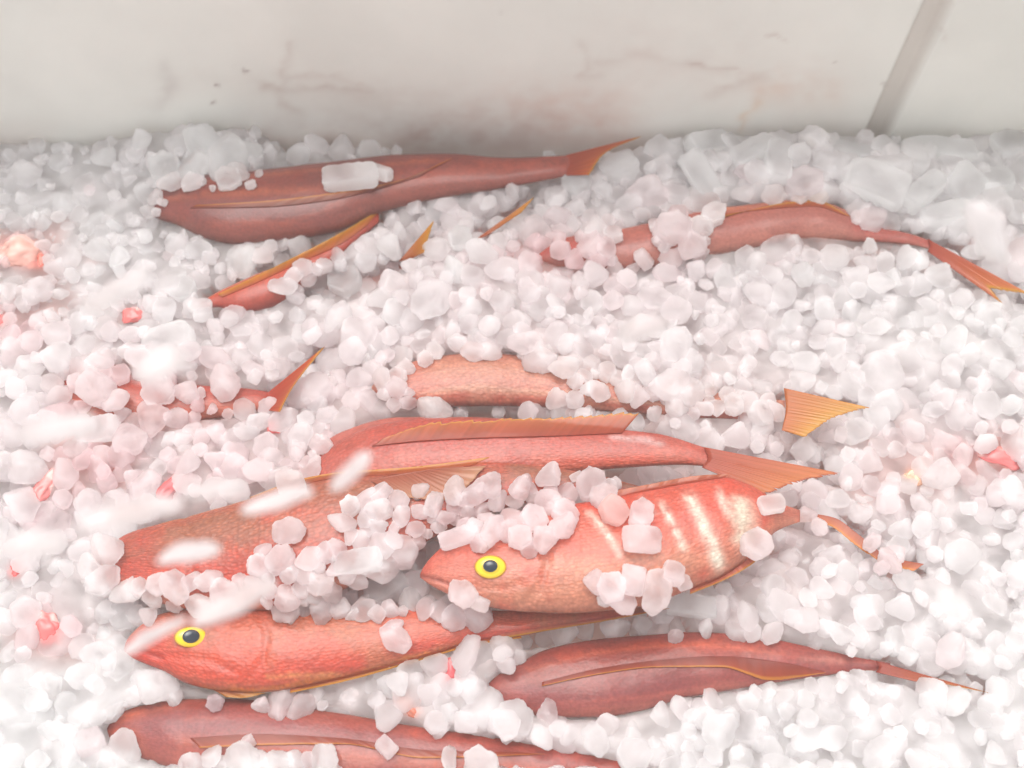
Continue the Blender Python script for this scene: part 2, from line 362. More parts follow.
def fin(fish, name, base, edge, z, cb, ce, rim=(238, 186, 60), rimw=.10, rays=22, amp=.00012, n=90, m=22, lift=.0005, zb=None, label=None, ragged=.03, onbody=True, spiny=False):
    Bp = resample(base, n); Ep = resample(edge, n)
    v = np.linspace(0, 1, m); G = np.zeros((n, m, 3)); c = np.zeros((n, m, 3))
    jag = np.array([.7 * noise.noise(Vector((i * 1.3, base[0][1] * .37, 5))) + noise.noise(Vector((i * .31, len(base) * 3.3 + base[0][0], 0))) for i in range(n)])
    if spiny: jag = jag + 1.4 * ((np.arange(n) / n * rays) % 1 - .5); ragged = max(ragged, .10)
    vv = v[None, :] * (1 + ragged * jag)[:, None]
    PP = Bp[:, None, :] * (1 - vv)[..., None] + Ep[:, None, :] * vv[..., None]
    Zg = np.full((n, m), z) if zb is None else np.tile(zb + (z - zb) * v, (n, 1))
    if onbody:
        Zr = np.full((n, m), np.nan)
        for i in range(n):
            for j in range(m):
                d = ray(PP[i, j, 0], PP[i, j, 1]); h = fish.bvh.ray_cast(Vector(CAM), Vector(d / np.linalg.norm(d)))
                if h[0] is not None: Zr[i, j] = h[0].z
        if np.isfinite(Zr).any():
            rows = np.array([np.nanmax(r_) if np.isfinite(r_).any() else np.nan for r_ in Zr])
            ok = np.isfinite(rows); rows = np.interp(np.arange(n), np.arange(n)[ok], rows[ok])
            for i in range(n):              # past the silhouette the sheet keeps the height it left the body with
                ok = np.isfinite(Zr[i])
                Zr[i] = np.interp(v, v[ok], Zr[i][ok]) if ok.any() else rows[i]
            for _ in range(6):
                Zs = Zr.copy(); Zs[1:-1] = (Zr[:-2] + 2 * Zr[1:-1] + Zr[2:]) / 4; Zs[:, 1:-1] = (Zs[:, :-2] + 2 * Zs[:, 1:-1] + Zs[:, 2:]) / 4
                Zr = np.maximum(Zs, Zr - .0004)
            Zg = Zr + lift + .0005 * v[None, :]
    G = at(PP[..., 0], PP[..., 1], Zg)
    uu = np.linspace(0, 1, n)[:, None]
    wob = np.array([noise.noise(Vector((i / n * 7, base[0][0] * .1, 2))) for i in range(n)])[:, None]
    ph = np.sin(uu * rays * 2 * np.pi + .6 * np.sin(3 * v)[None, :] + 5 * wob) * (.55 + .45 * np.sin(uu * 37 + 9 * wob))
    G[..., 2] += amp * ph * (.35 + .65 * v)[None, :]
    k = v[None, :, None] ** 1.2
    c[:] = (srgb(*cb) * (1 - k) + srgb(*ce) * k) * (PIG * (1 - k) + FPIG * k)
    c *= (1 - .09 * np.clip(-ph, 0, 1))[..., None] * (1 + .12 * jag)[:, None, None]
    kr = np.clip((v - (1 - rimw)) / (rimw * .4 + 1e-6), 0, 1)[None, :, None] * .85
    if rim: c = c * (1 - kr) + srgb(*rim) * FPIG * kr
    # sheet with a real thickness
    th = .0005 * (1 - .7 * v)[None, :]
    G2 = G.copy(); G2[..., 2] -= th
    V = np.vstack([G.reshape(-1, 3), G2.reshape(-1, 3)]); nn = n * m
    I = np.arange(nn).reshape(n, m)
    f1 = np.stack([I[:-1, :-1], I[1:, :-1], I[1:, 1:], I[:-1, 1:]], -1).reshape(-1, 4)
    e = np.concatenate([I[:, 0], I[-1, 1:], I[::-1, -1][1:], I[0, ::-1][1:]])
    fe = np.stack([e[:-1], e[1:], e[1:] + nn, e[:-1] + nn], -1)
    o = mesh_np(name, V, [f1, f1[:, ::-1] + nn, fe], FIN, col=np.vstack([c.reshape(-1, 3)] * 2))
    place(o, fish.o)
    if label: o['label'] = label
    return o
def eye(fish, px, py, rx, ry, prx, pry, dx=0, dy=0):
    d = ray(px, py); d /= np.linalg.norm(d)
    loc, nor, _, dist = fish.bvh.ray_cast(Vector(CAM), Vector(d))
    nor = (nor * .12 + Vector(-d)).normalized()
    xa = (Vector((1, 0, 0)) - nor * nor.x).normalized(); ya = nor.cross(xa)
    fs = 1.0
    def dome(name, a, b, h, colf, mat, parent, lift, off=(0, 0)):
        nr, na = 20, 48; V = [[0, 0, h]]; C = [colf(0)]
        for i in range(1, nr + 1):
            r = i / nr
            for k in range(na):
                an = 2 * math.pi * k / na
                V.append([a * r * math.cos(an), b * r * math.sin(an), h * math.sqrt(max(0, 1 - r ** 2.4)) - (.0012 if i == nr else 0)]); C.append(colf(r))
        I = np.arange(nr * na).reshape(nr, na) + 1
        f = np.stack([I[:-1], I[1:], np.roll(I, -1, 1)[1:], np.roll(I, -1, 1)[:-1]], -1).reshape(-1, 4)
        t = np.stack([np.zeros(na, int), I[0], np.roll(I, -1, 1)[0]], -1)
        V = np.array(V); M = np.array([xa, ya, nor]).T
        base = np.array(loc) + np.array(nor) * lift + np.array(xa) * off[0] + np.array(ya) * off[1]
        o = mesh_np(name, V @ M.T + base, [f, t], mat, col=np.array(C))
        return o
    mm = dist / F * .98
    def iris_c(r):
        y = srgb(236, 194, 20); od = srgb(150, 100, 40); iy = srgb(196, 168, 24)
        if r > .82: k = (r - .82) / .18; return y * (1 - k) + od * k
        if r < .6: return iy
        return y
    e = dome('eye', rx * mm, ry * mm / fs, .0030, iris_c, IRIS, None, .0006); place(e, fish.o)
    p = dome('pupil', prx * mm, pry * mm / fs, .0017, lambda r: srgb(24, 30, 40), PUPIL, None, .0026, (dx * mm, dy * mm))
    p.parent = e; p.matrix_parent_inverse = e.matrix_parent_inverse.inverted() @ e.matrix_parent_inverse if False else (Matrix.Translation(-fish.o.location)).inverted() @ Matrix.Identity(4) if False else Matrix.Identity(4)
    # e has vertices in world space and its parent inverse cancels the fish's location, so e sits at identity
    return e

ORA = (236, 120, 70); YEL = (244, 186, 58)
# --- dull fish lying in the shade along the bin wall
f1 = make_fish('dull maroon fish lying in shade against the bin wall, white slab on its back',
    [(146, 208), (158, 194), (183, 180), (263, 172), (330, 164), (395, 156), (452, 155), (500, 158), (550, 157), (582, 154)],
    [(146, 210), (156, 218), (175, 224), (203, 237), (235, 243), (277, 240), (333, 231), (378, 212), (435, 198), (500, 188), (550, 179), (582, 173)],
    .008, .5, stops=[(0, (146, 72, 60)), (.25, (156, 70, 54)), (.5, (146, 62, 52)), (.8, (160, 72, 58)), (1, (168, 92, 78))],
    mott=((132, 72, 72), .45, .02), strokes=[([(165, 205), (240, 208), (320, 203), (400, 190)], 4, (206, 110, 60), .6), ([(330, 205), (450, 180), (570, 166)], 9, (206, 96, 66), .55),
    ([(200, 225), (300, 225), (380, 200)], 7, (120, 58, 62), .5), ([(180, 196), (260, 188), (350, 180), (450, 168)], 2.2, (206, 110, 62), .55), ([(215, 232), (290, 232), (370, 206)], 2, (196, 100, 72), .45)], mat=SKIN_SOFT, seed=1, dull=.12)
fin(f1, 'dorsal_fin', [(190, 208), (260, 207), (330, 200), (395, 184), (420, 176)], [(196, 205), (262, 201), (330, 193), (400, 180), (452, 158)], .03, (176, 84, 54), (216, 126, 60), rays=16, rimw=.3, rim=(230, 150, 60))
fin(f1, 'tail_fin', [(566, 155), (568, 165), (566, 175)], [(642, 136), (604, 154), (589, 175)], .014, (214, 100, 62), (236, 130, 62), rays=9, zb=.010, onbody=False)
# --- half buried bright tail
f2 = make_fish('bright orange half-buried fish tilting up towards the wall fish, yellow edged back',
    [(196, 306), (217, 293), (250, 279), (290, 262), (330, 242), (360, 224), (379, 211)],
    [(196, 312), (217, 307), (240, 312), (272, 306), (300, 288), (330, 266), (360, 240), (379, 222)],
    .004, .6, stops=[(0, (236, 140, 62)), (.2, (220, 98, 56)), (.6, (204, 84, 56)), (1, (186, 80, 64))], mat=SKIN_SOFT, seed=2)
fin(f2, 'dorsal_fin', [(222, 297), (262, 280), (300, 262), (340, 244), (366, 226)], [(218, 294), (262, 273), (300, 254), (340, 233), (382, 208)], .013, (236, 130, 56), (246, 180, 50), rays=14)
f2b = make_fish('buried fish showing only two yellow tail points through the upper ice',
    [(300, 290), (340, 272), (380, 262), (410, 256)], [(300, 296), (340, 304), (380, 292), (410, 276)], -.012, .5,
    stops=[(0, (214, 96, 66)), (1, (214, 130, 110))], mat=SKIN_SOFT, seed=3)
fin(f2b, 'tail_fin', [(399, 261), (412, 258)], [(434, 220), (424, 252)], .012, (230, 132, 50), (246, 190, 60), rays=5, n=24, zb=.004, onbody=False)
fin(f2b, 'tail_fin', [(476, 239), (486, 236)], [(534, 197), (522, 212)], .014, (232, 130, 70), (246, 186, 70), rays=4, n=24, zb=.006, onbody=False)
# --- upper right fish
f3 = make_fish('dusty pink fish arching below the blocky ice, orange tail reaching the frame edge',
    [(536, 256), (560, 240), (616, 231), (660, 222), (719, 209), (749, 206), (785, 202), (809, 202), (842, 210), (862, 224), (896, 231), (922, 238), (936, 243)],
    [(536, 258), (560, 268), (616, 270), (660, 266), (695, 258), (732, 252), (762, 246), (809, 240), (862, 241), (896, 243), (922, 247), (936, 252)],
    .006, .6, stops=[(0, (206, 96, 62)), (.2, (196, 112, 98)), (.6, (190, 112, 104)), (1, (206, 140, 128))], mott=((176, 94, 88), .4, .02),
    strokes=[([(722, 218), (799, 207), (842, 214)], 4, (232, 138, 62), .6), ([(860, 232), (936, 246)], 8, (196, 78, 62), .7), ([(545, 255), (575, 250)], 14, (206, 70, 66), .6)], mat=SKIN_SOFT, seed=4, dull=.12)
fin(f3, 'dorsal_fin', [(715, 214), (750, 211), (790, 207), (815, 206), (842, 214)], [(716, 219), (750, 210), (790, 202), (815, 200), (850, 216)], .02, (222, 120, 74), (240, 150, 66), rays=14, rimw=.3)
fin(f3, 'tail_fin', [(928, 239), (930, 245), (928, 251)], [(1030, 294), (990, 288), (1003, 304)], .012, (226, 100, 66), (242, 150, 84), rays=9, zb=.008, onbody=False)
# --- left, mostly buried
f4 = make_fish('red fish mostly buried in the left ice, yellow edged tail poking up',
    [(50, 392), (75, 366), (110, 364), (150, 380), (207, 386), (240, 388), (277, 393)],
    [(50, 394), (75, 416), (110, 432), (150, 428), (200, 420), (250, 413), (277, 406)],
    .0, .6, stops=[(0, (196, 82, 66)), (.5, (204, 88, 68)), (1, (216, 130, 108))], seed=5)
fin(f4, 'tail_fin', [(266, 394), (270, 402), (266, 410)], [(325, 346), (290, 392), (280, 412)], .014, (226, 90, 60), (236, 120, 56), rays=8, zb=.004, onbody=False, rimw=.16)
# --- middle, its tail far out in the ice
f5 = make_fish('pale pink fish with belly turned up under the middle ice, yellow tail far right',
    [(372, 386), (400, 366), (442, 356), (475, 353), (525, 356), (570, 362), (640, 378), (700, 390), (760, 398), (785, 400)],
    [(372, 390), (400, 408), (442, 407), (495, 406), (556, 408), (620, 412), (700, 418), (760, 420), (785, 420)],
    .004, .5, stops=[(0, (206, 130, 112)), (.4, (222, 166, 148)), (.72, (216, 140, 124)), (.8, (236, 190, 172)), (.9, (206, 116, 100)), (1, (200, 128, 116))],  # pale stop near the lower edge is a painted highlight line
    mott=((226, 178, 160), .5, .03), patches=[(405, 388, 26, 24, (216, 110, 92), .7)], seed=6)
fin(f5, 'tail_fin', [(784, 388), (786, 408), (782, 430)], [(868, 407), (832, 418), (804, 437)], .022, (246, 164, 96), (250, 208, 116), rays=12, zb=.019, onbody=False, rimw=.05, rim=(240, 176, 90), ragged=.06)
# --- fish with the raised dorsal fin
f6 = make_fish('long red fish with yellow rimmed back fin and broad orange tail at centre',
    [(296, 482), (315, 462), (342, 440), (380, 424), (430, 418), (502, 418), (560, 424), (626, 430), (659, 434), (700, 446), (722, 452)],
    [(296, 486), (320, 500), (360, 502), (430, 496), (485, 488), (529, 481), (576, 473), (626, 468), (684, 465), (700, 466), (722, 470)],
    .006, .5, zend=.024, stops=[(0, (206, 104, 90)), (.3, (212, 106, 92)), (.6, (222, 116, 100)), (1, (226, 138, 120))], mott=((206, 84, 72), .5, .022),
    strokes=[([(612, 441), (659, 446)], 3.5, (238, 206, 206), .7), ([(380, 455), (500, 452), (640, 452)], 8, (196, 82, 80), .45), ([(560, 466), (690, 462)], 5, (232, 104, 80), .6)], seed=7)  # first stroke is a pale highlight painted into the skin
fin(f6, 'dorsal_fin', [(372, 446), (420, 441), (480, 438), (550, 436), (622, 433)], [(384, 438), (430, 424), (500, 420), (570, 417), (640, 412)], .036, (222, 112, 88), (238, 154, 116), rays=26, lift=.0008, rimw=.10, rim=(246, 190, 84), spiny=True)
fin(f6, 'tail_fin', [(704, 447), (708, 458), (702, 467)], [(840, 473), (800, 481), (764, 494)], .0255, (232, 122, 96), (244, 160, 98), rays=16, zb=.0262, onbody=False, ragged=.05, rimw=.03, rim=(214, 110, 80))
# --- big scaly fish on the left
f7 = make_fish('broad scaly fish with brownish back, ice scattered over it, above the lower eyed fish',
    [(92, 574), (104, 556), (123, 536), (160, 523), (200, 513), (254, 497), (300, 480), (340, 473), (400, 470), (442, 466), (485, 462), (540, 466), (600, 476), (640, 486)],
    [(92, 576), (104, 584), (122, 592), (150, 602), (200, 612), (260, 612), (320, 600), (380, 572), (440, 535), (500, 510), (560, 498), (600, 494), (640, 494)],
    .012, .46, zend=.030, stops=[(0, (214, 128, 84)), (.08, (206, 112, 84)), (.2, (190, 128, 102)), (.45, (198, 128, 104)), (.7, (222, 100, 80)), (1, (226, 150, 130))],
    mott=((226, 92, 66), .6, .02), patches=[(135, 555, 28, 26, (220, 84, 66), .75), (330, 520, 26, 16, (228, 96, 70), .5), (230, 582, 60, 16, (228, 92, 74), .7)],
    strokes=[([(165, 522), (254, 499), (340, 475), (442, 467), (485, 460)], 4.2, (246, 176, 80), .85)], grooves=[([(186, 520), (200, 550), (196, 590)], 4, .0012)], seed=8, mat=fish_material('fish_skin_scaly', .9, .42, 560))
fin(f7, 'dorsal_fin', [(250, 500), (300, 485), (340, 477), (400, 474), (470, 466)], [(250, 497), (300, 479), (340, 472), (410, 467), (490, 457)], .03, (232, 130, 90), (240, 160, 80), rays=24, rimw=.35, rim=(240, 178, 76))
fin(f7, 'pectoral_fin', [(370, 480), (400, 474), (440, 468)], [(400, 497), (446, 500), (486, 466)], .034, (222, 140, 116), (238, 190, 166), rays=15, amp=.0003, rim=None, lift=.0015)
# --- lower fish with the eye
f9 = make_fish('orange red fish at lower left with a yellow ringed eye, tail under the striped fish',
    [(124, 648), (127, 640), (134, 631), (148, 620), (165, 612), (200, 606), (240, 602), (280, 602), (340, 604), (400, 607), (450, 609), (500, 610), (560, 610), (620, 607), (660, 602)],
    [(124, 651), (130, 657), (144, 664), (167, 674), (184, 684), (205, 690), (232, 694), (258, 694), (300, 689), (342, 680), (425, 658), (475, 643), (520, 637), (555, 629), (609, 620), (660, 611)],
    .008, .48, stops=[(0, (226, 110, 88)), (.15, (230, 112, 86)), (.4, (228, 116, 90)), (.65, (234, 108, 80)), (.85, (230, 92, 70)), (1, (206, 104, 80))],
    mott=((204, 136, 100), .7, .02), patches=[(150, 652, 34, 18, (230, 72, 56), .8), (150, 624, 34, 14, (236, 150, 140), .7), (235, 668, 60, 22, (232, 92, 62), .55), (260, 635, 40, 14, (214, 128, 100), .5), (390, 630, 60, 12, (238, 150, 128), .5)],
    strokes=[([(206, 690), (258, 693), (342, 679), (425, 657), (520, 637)], 2.6, (240, 164, 60), .55), ([(128, 651), (150, 655), (168, 660)], 2, (150, 44, 40), .6), ([(152, 643), (160, 641)], 2.5, (150, 50, 44), .6), ([(272, 680), (342, 677)], 2.5, (240, 186, 120), .6)],
    grooves=[([(126, 650), (148, 654), (166, 661)], 2.2, .0011), ([(152, 643), (159, 641)], 2, .0009), ([(172, 660), (214, 664), (240, 676)], 3.5, .0007), ([(262, 618), (272, 640), (268, 664), (250, 684)], 3.2, .0007)], seed=9)
eye(f9, 191, 637, 15.5, 10.0, 8.4, 6.6, dx=-.3, dy=.8)
fin(f9, 'anal_fin', [(500, 634), (540, 628), (600, 619), (655, 610)], [(500, 639), (545, 631), (605, 621), (672, 608)], .006, (234, 132, 104), (240, 160, 90), rays=16, rimw=.35)
fin(f9, 'belly_fin', [(290, 689), (342, 677), (425, 655), (480, 640), (520, 635)], [(290, 693), (342, 682), (425, 659), (480, 644), (522, 638)], .004, (232, 120, 84), (244, 176, 76), rays=30, rimw=.4, rim=(246, 190, 74))
fin(f9, 'dorsal_fin', [(262, 607), (275, 608), (290, 609), (300, 610)], [(256, 601), (272, 603), (288, 605), (302, 608)], .022, (230, 120, 84), (240, 150, 80), rays=18, rimw=.2)
fin(f9, 'pelvic_fin', [(212, 689), (225, 691), (240, 692)], [(226, 697), (242, 698), (266, 693)], .0, (226, 140, 100), (236, 190, 110), rays=6, n=30, rim=None)
# --- upper fish with the eye
f8 = make_fish('coral fish with white stripes and a yellow ringed eye, ice heaped on its head',
    [(420, 574), (424, 566), (434, 554), (450, 540), (475, 526), (519, 514), (566, 504), (613, 496), (652, 487), (699, 479), (722, 476), (745, 482), (761, 491), (776, 501), (800, 510)],
    [(420, 577), (428, 584), (442, 592), (465, 602), (488, 608), (511, 612), (566, 615), (613, 612), (644, 608), (691, 591), (719, 580), (742, 565), (762, 548), (776, 532), (800, 522)],
    .030, .45, stops=[(0, (232, 112, 92)), (.3, (238, 120, 98)), (.5, (236, 128, 104)), (.78, (228, 156, 134)), (1, (212, 142, 122))],
    mott=((236, 92, 66), .75, .03), patches=[(455, 572, 40, 24, (242, 146, 136), .6), (700, 520, 60, 30, (236, 92, 72), .55), (545, 545, 40, 24, (240, 150, 132), .45), (560, 596, 80, 16, (226, 176, 152), .5), (640, 580, 50, 16, (226, 180, 156), .4), (740, 530, 14, 22, (232, 226, 208), .75), (788, 516, 20, 10, (206, 150, 138), .8)],
    strokes=[([(588, 520), (604, 540), (617, 563)], 4.0, (240, 226, 212), .85), ([(658, 512), (668, 532), (680, 556)], 4.0, (242, 230, 216), .9), ([(686, 506), (698, 532), (716, 568)], 6.4, (242, 232, 216), .95), ([(738, 512), (736, 542)], 6.5, (236, 230, 210), .85), ([(716, 500), (722, 520)], 4, (240, 220, 206), .6), ([(640, 505), (650, 522)], 3, (244, 214, 204), .5),
             ([(421, 576), (436, 581), (450, 586)], 1.8, (150, 56, 52), .6), ([(540, 580), (620, 570), (680, 566)], 12, (230, 186, 162), .4)],
    grooves=[([(420, 576), (436, 581), (452, 588)], 2.0, .0010), ([(530, 540), (548, 566), (540, 596), (520, 608)], 3.5, .0008), ([(470, 590), (500, 594), (522, 590)], 3, .0007)], seed=10)
eye(f8, 490.5, 567, 16.5, 12.0, 8.0, 6.6, dx=-.3, dy=1.0)
fin(f8, 'anal_fin', [(690, 588), (719, 577), (742, 563), (764, 547)], [(690, 594), (722, 581), (748, 567), (770, 550)], .026, (234, 130, 108), (236, 146, 110), rays=16, rimw=.25)
fin(f8, 'tail_fin', [(784, 506), (812, 513), (835, 518), (858, 534), (890, 557), (924, 564)], [(784, 522), (808, 521), (830, 526), (852, 542), (884, 563), (914, 571)], .013, (232, 150, 124), (250, 158, 100), rays=3, zb=.014, onbody=False, rimw=.25, rim=(252, 180, 96), ragged=.10)
fin(f8, 'dorsal_fin', [(600, 500), (650, 490), (700, 481), (722, 478)], [(600, 494), (650, 484), (704, 475), (730, 474)], .03, (232, 124, 100), (238, 160, 130), rays=20, rim=None)
# --- bottom pair, lying lower in the ice
f10 = make_fish('mauve red fish at lower right lying back up, thin orange tail to the right',
    [(484, 688), (496, 676), (516, 664), (542, 650), (576, 641), (616, 636), (659, 633), (690, 631), (722, 632), (762, 636), (799, 644), (832, 651), (862, 658), (890, 663)],
    [(484, 692), (492, 702), (516, 712), (556, 719), (596, 719), (642, 712), (682, 700), (715, 694), (749, 688), (785, 682), (826, 676), (862, 671), (890, 671)],
    .0, .5, stops=[(0, (176, 86, 76)), (.25, (168, 78, 72)), (.45, (176, 82, 70)), (.55, (160, 76, 76)), (.85, (164, 80, 80)), (1, (196, 116, 108))], mott=((196, 82, 70), .4, .025),
    strokes=[([(560, 660), (640, 648), (760, 650)], 5, (214, 92, 60), .6), ([(520, 690), (580, 700), (680, 685)], 9, (152, 76, 88), .55), ([(530, 672), (600, 656), (690, 648), (780, 655)], 2.5, (228, 120, 84), .55), ([(690, 650), (720, 645)], 6, (222, 104, 70), .55), ([(560, 706), (640, 700), (740, 686)], 2.2, (206, 112, 100), .5), ([(800, 660), (840, 662)], 4, (210, 150, 146), .6)], mat=SKIN_SOFT, seed=11, dull=.12)
fin(f10, 'dorsal_fin', [(542, 682), (600, 668), (659, 660), (720, 656), (780, 662), (822, 671)], [(542, 686), (600, 674), (659, 667), (722, 667), (770, 680), (826, 673)], .022, (186, 84, 70), (214, 106, 70), rays=24, rimw=.2, rim=(244, 170, 70))
fin(f10, 'tail_fin', [(876, 661), (879, 667), (876, 672)], [(990, 693), (945, 684), (955, 691)], .008, (206, 92, 70), (232, 140, 74), rays=8, zb=.004, onbody=False)
f11 = make_fish('mauve red fish along the bottom edge, lying back up below the eyed fish',
    [(104, 728), (112, 718), (134, 706), (174, 698), (234, 697), (290, 704), (342, 712), (409, 724), (486, 735), (529, 742), (582, 752), (640, 766), (700, 790)],
    [(104, 732), (113, 744), (143, 760), (190, 774), (260, 786), (340, 792), (420, 792), (486, 790), (540, 788), (600, 788), (650, 790), (700, 800)],
    -.002, .55, stops=[(0, (186, 94, 74)), (.2, (174, 82, 74)), (.4, (164, 80, 80)), (.6, (196, 94, 64)), (.7, (184, 96, 84)), (1, (196, 116, 108))], mott=((158, 84, 96), .5, .02),
    strokes=[([(120, 720), (180, 706)], 6, (226, 120, 80), .65), ([(190, 722), (300, 722), (420, 738)], 2.5, (214, 104, 74), .5), ([(150, 735), (260, 725), (400, 742)], 10, (156, 84, 98), .5), ([(420, 732), (540, 752), (640, 775)], 8, (216, 90, 66), .5)], mat=SKIN_SOFT, seed=12, dull=.12)
fin(f11, 'dorsal_fin', [(190, 738), (260, 734), (342, 738), (430, 750), (520, 752)], [(200, 748), (262, 745), (342, 744), (425, 758), (545, 754)], .022, (192, 92, 76), (216, 112, 72), rays=26, rimw=.18, rim=(242, 168, 70))
f11b = make_fish('purple pink fish tucked under the scaly fish, only its dark back showing',
    [(298, 470), (320, 446), (342, 432), (400, 417), (470, 417), (540, 424)], [(298, 474), (320, 480), (342, 476), (400, 462), (470, 448), (540, 428)], .004, .5,
    stops=[(0, (206, 116, 104)), (1, (186, 92, 92))], mat=SKIN_SOFT, seed=13, dull=.12)
VIS = FISH[:]
FISH_BY = dict(f1=f1, f2=f2, f2b=f2b, f3=f3, f4=f4, f5=f5, f6=f6, f7=f7, f8=f8, f9=f9, f10=f10, f11=f11, f11b=f11b)

# ------------------------------------------------------------------ ice
def ico(sub):
    import bmesh
    bm = bmesh.new(); bmesh.ops.create_icosphere(bm, subdivisions=sub, radius=1)
    V = np.array([v.co[:] for v in bm.verts]); f = np.array([[v.index for v in p.verts] for p in bm.faces]); bm.free()
    return V / np.linalg.norm(V, axis=1)[:, None], f
V2, F2 = ico(3); V3, F3 = ico(4)
def lump_shape(kind, D, r):
    if kind == 'block':
        nrm = np.vstack([np.eye(3), -np.eye(3), r.normal(size=(3, 3))]); h = np.concatenate([[1.0, .72, .6, 1.0, .72, .6], [1.02] * 3]); p = 20
    elif kind == 'nugget':
        nrm = r.normal(size=(11, 3)); h = r.uniform(.74, 1.0, 11); p = 15
    else:
        a = np.linspace(0, 2 * np.pi, 7)[:-1] + r.uniform(0, 1)
        nrm = np.vstack([np.stack([np.cos(a), np.sin(a), 0 * a], 1), [[0, .12, 1], [.1, 0, -1]]]); h = np.concatenate([r.uniform(.76, .95, 6), [.66, .66]]); p = 15
    nrm = nrm / np.linalg.norm(nrm, axis=1)[:, None]
    q = np.maximum(D @ nrm.T, 0) / h
    R = (np.sum(q ** p, 1)) ** (-1 / p)
    R = np.minimum(R, 1.22)
    off = r.uniform(0, 50, 3)
    bump = np.array([noise.fractal(Vector(d * 1.8 + off), 1, 2, 3) for d in D])
    crys = np.array([noise.cell(Vector(d * 3.2 + off)) + .6 * noise.noise(Vector(d * 6 + off)) for d in D])
    return D * (R * (1 + (.03 if kind == 'block' else .06) * bump + (.02 if kind == 'block' else .045) * crys))[:, None]
KINDS = ['nugget', 'nugget', 'nugget', 'nugget', 'disc', 'disc', 'disc', 'block', 'block', 'block']
SH2 = [lump_shape(k, V2, np.random.default_rng(100 + i)) for i, k in enumerate(KINDS)]
SH3 = []
for i, k in enumerate(KINDS):
    V = lump_shape(k, V3, np.random.default_rng(100 + i))
    o = mesh_np('ice_lump', V, F3, ICE_O); me = o.data; bpy.data.objects.remove(o); SH3.append(me)

def rot_rand(r, tilt=.5, yaw=None):
    a = r.uniform(0, 2 * np.pi) if yaw is None else yaw
    Rz = Matrix.Rotation(a, 3, 'Z'); ax = Vector((r.normal(), r.normal(), r.normal() * .3)).normalized()
    return np.array(Matrix.Rotation(r.normal() * tilt, 3, ax) @ Rz)

def height(px, py):
    """how high the ice stands at a picture position"""
    z = .002 + .004 * np.sin(px * .013 + 1) * np.cos(py * .017)
    z = z + .006 * np.exp(-(((px - 470) / 150) ** 2 + ((py - 300) / 45) ** 2))
    z = z + .010 * np.exp(-(((px - 190) / 70) ** 2 + ((py - 160) / 26) ** 2))
    z = z + .008 * np.exp(-(((px - 900) / 120) ** 2 + ((py - 185) / 36) ** 2))
    z = z + .006 * np.exp(-(((px - 660) / 90) ** 2 + ((py - 390) / 40) ** 2))
    z = z - .006 * np.exp(-(((px - 820) / 90) ** 2 + ((py - 560) / 30) ** 2))
    return z
def lump_size(px, py, r):
    """mean radius in metres: coarse blocks upper right, fine crumbs upper left and lower right"""
    b = r.lognormal(math.log(.0064), .18) * (1 if r.uniform() < .6 else .66)
    if py < 225 and px > 640: b *= 1.25
    elif px < 260 and py < 300: b *= .66 if r.uniform() < .7 else 1.0
    elif px > 700 and py > 480: b *= .85
    return b
def tint(px, py, r):
    base = np.array([.998, .995, .996]) * r.uniform(.975, 1.0)
    pink = .18 + .75 * np.exp(-(((px - 420) / 300) ** 2 + ((py - 500) / 140) ** 2)) + .45 * np.exp(-(((px - 130) / 130) ** 2 + ((py - 430) / 100) ** 2)) \
         + .40 * np.exp(-(((px - 560) / 260) ** 2 + ((py - 270) / 80) ** 2)) + .40 * np.exp(-(((px - 960) / 90) ** 2 + ((py - 450) / 70) ** 2)) + .25 * np.exp(-(((px - 780) / 160) ** 2 + ((py - 520) / 100) ** 2))
    pink *= 1 - .9 * np.exp(-(((px - 40) / 140) ** 2 + ((py - 720) / 130) ** 2))
    for cx, cy, rx, ry in ((95, 455, 60, 34), (140, 400, 80, 34), (985, 460, 60, 28), (50, 630, 46, 30), (20, 330, 34, 34), (30, 258, 40, 30), (50, 500, 36, 40), (560, 255, 60, 24)):
        pink += 1.3 * max(0, 1.2 - math.hypot((px - cx) / rx, (py - cy) / ry))
    k = np.clip(pink * r.uniform(.2, 1.0), 0, 1.4) * .62 + (.3 if r.uniform() < .015 else 0)
    return base * (1 - k) + np.array([.985, .86, .87]) * k

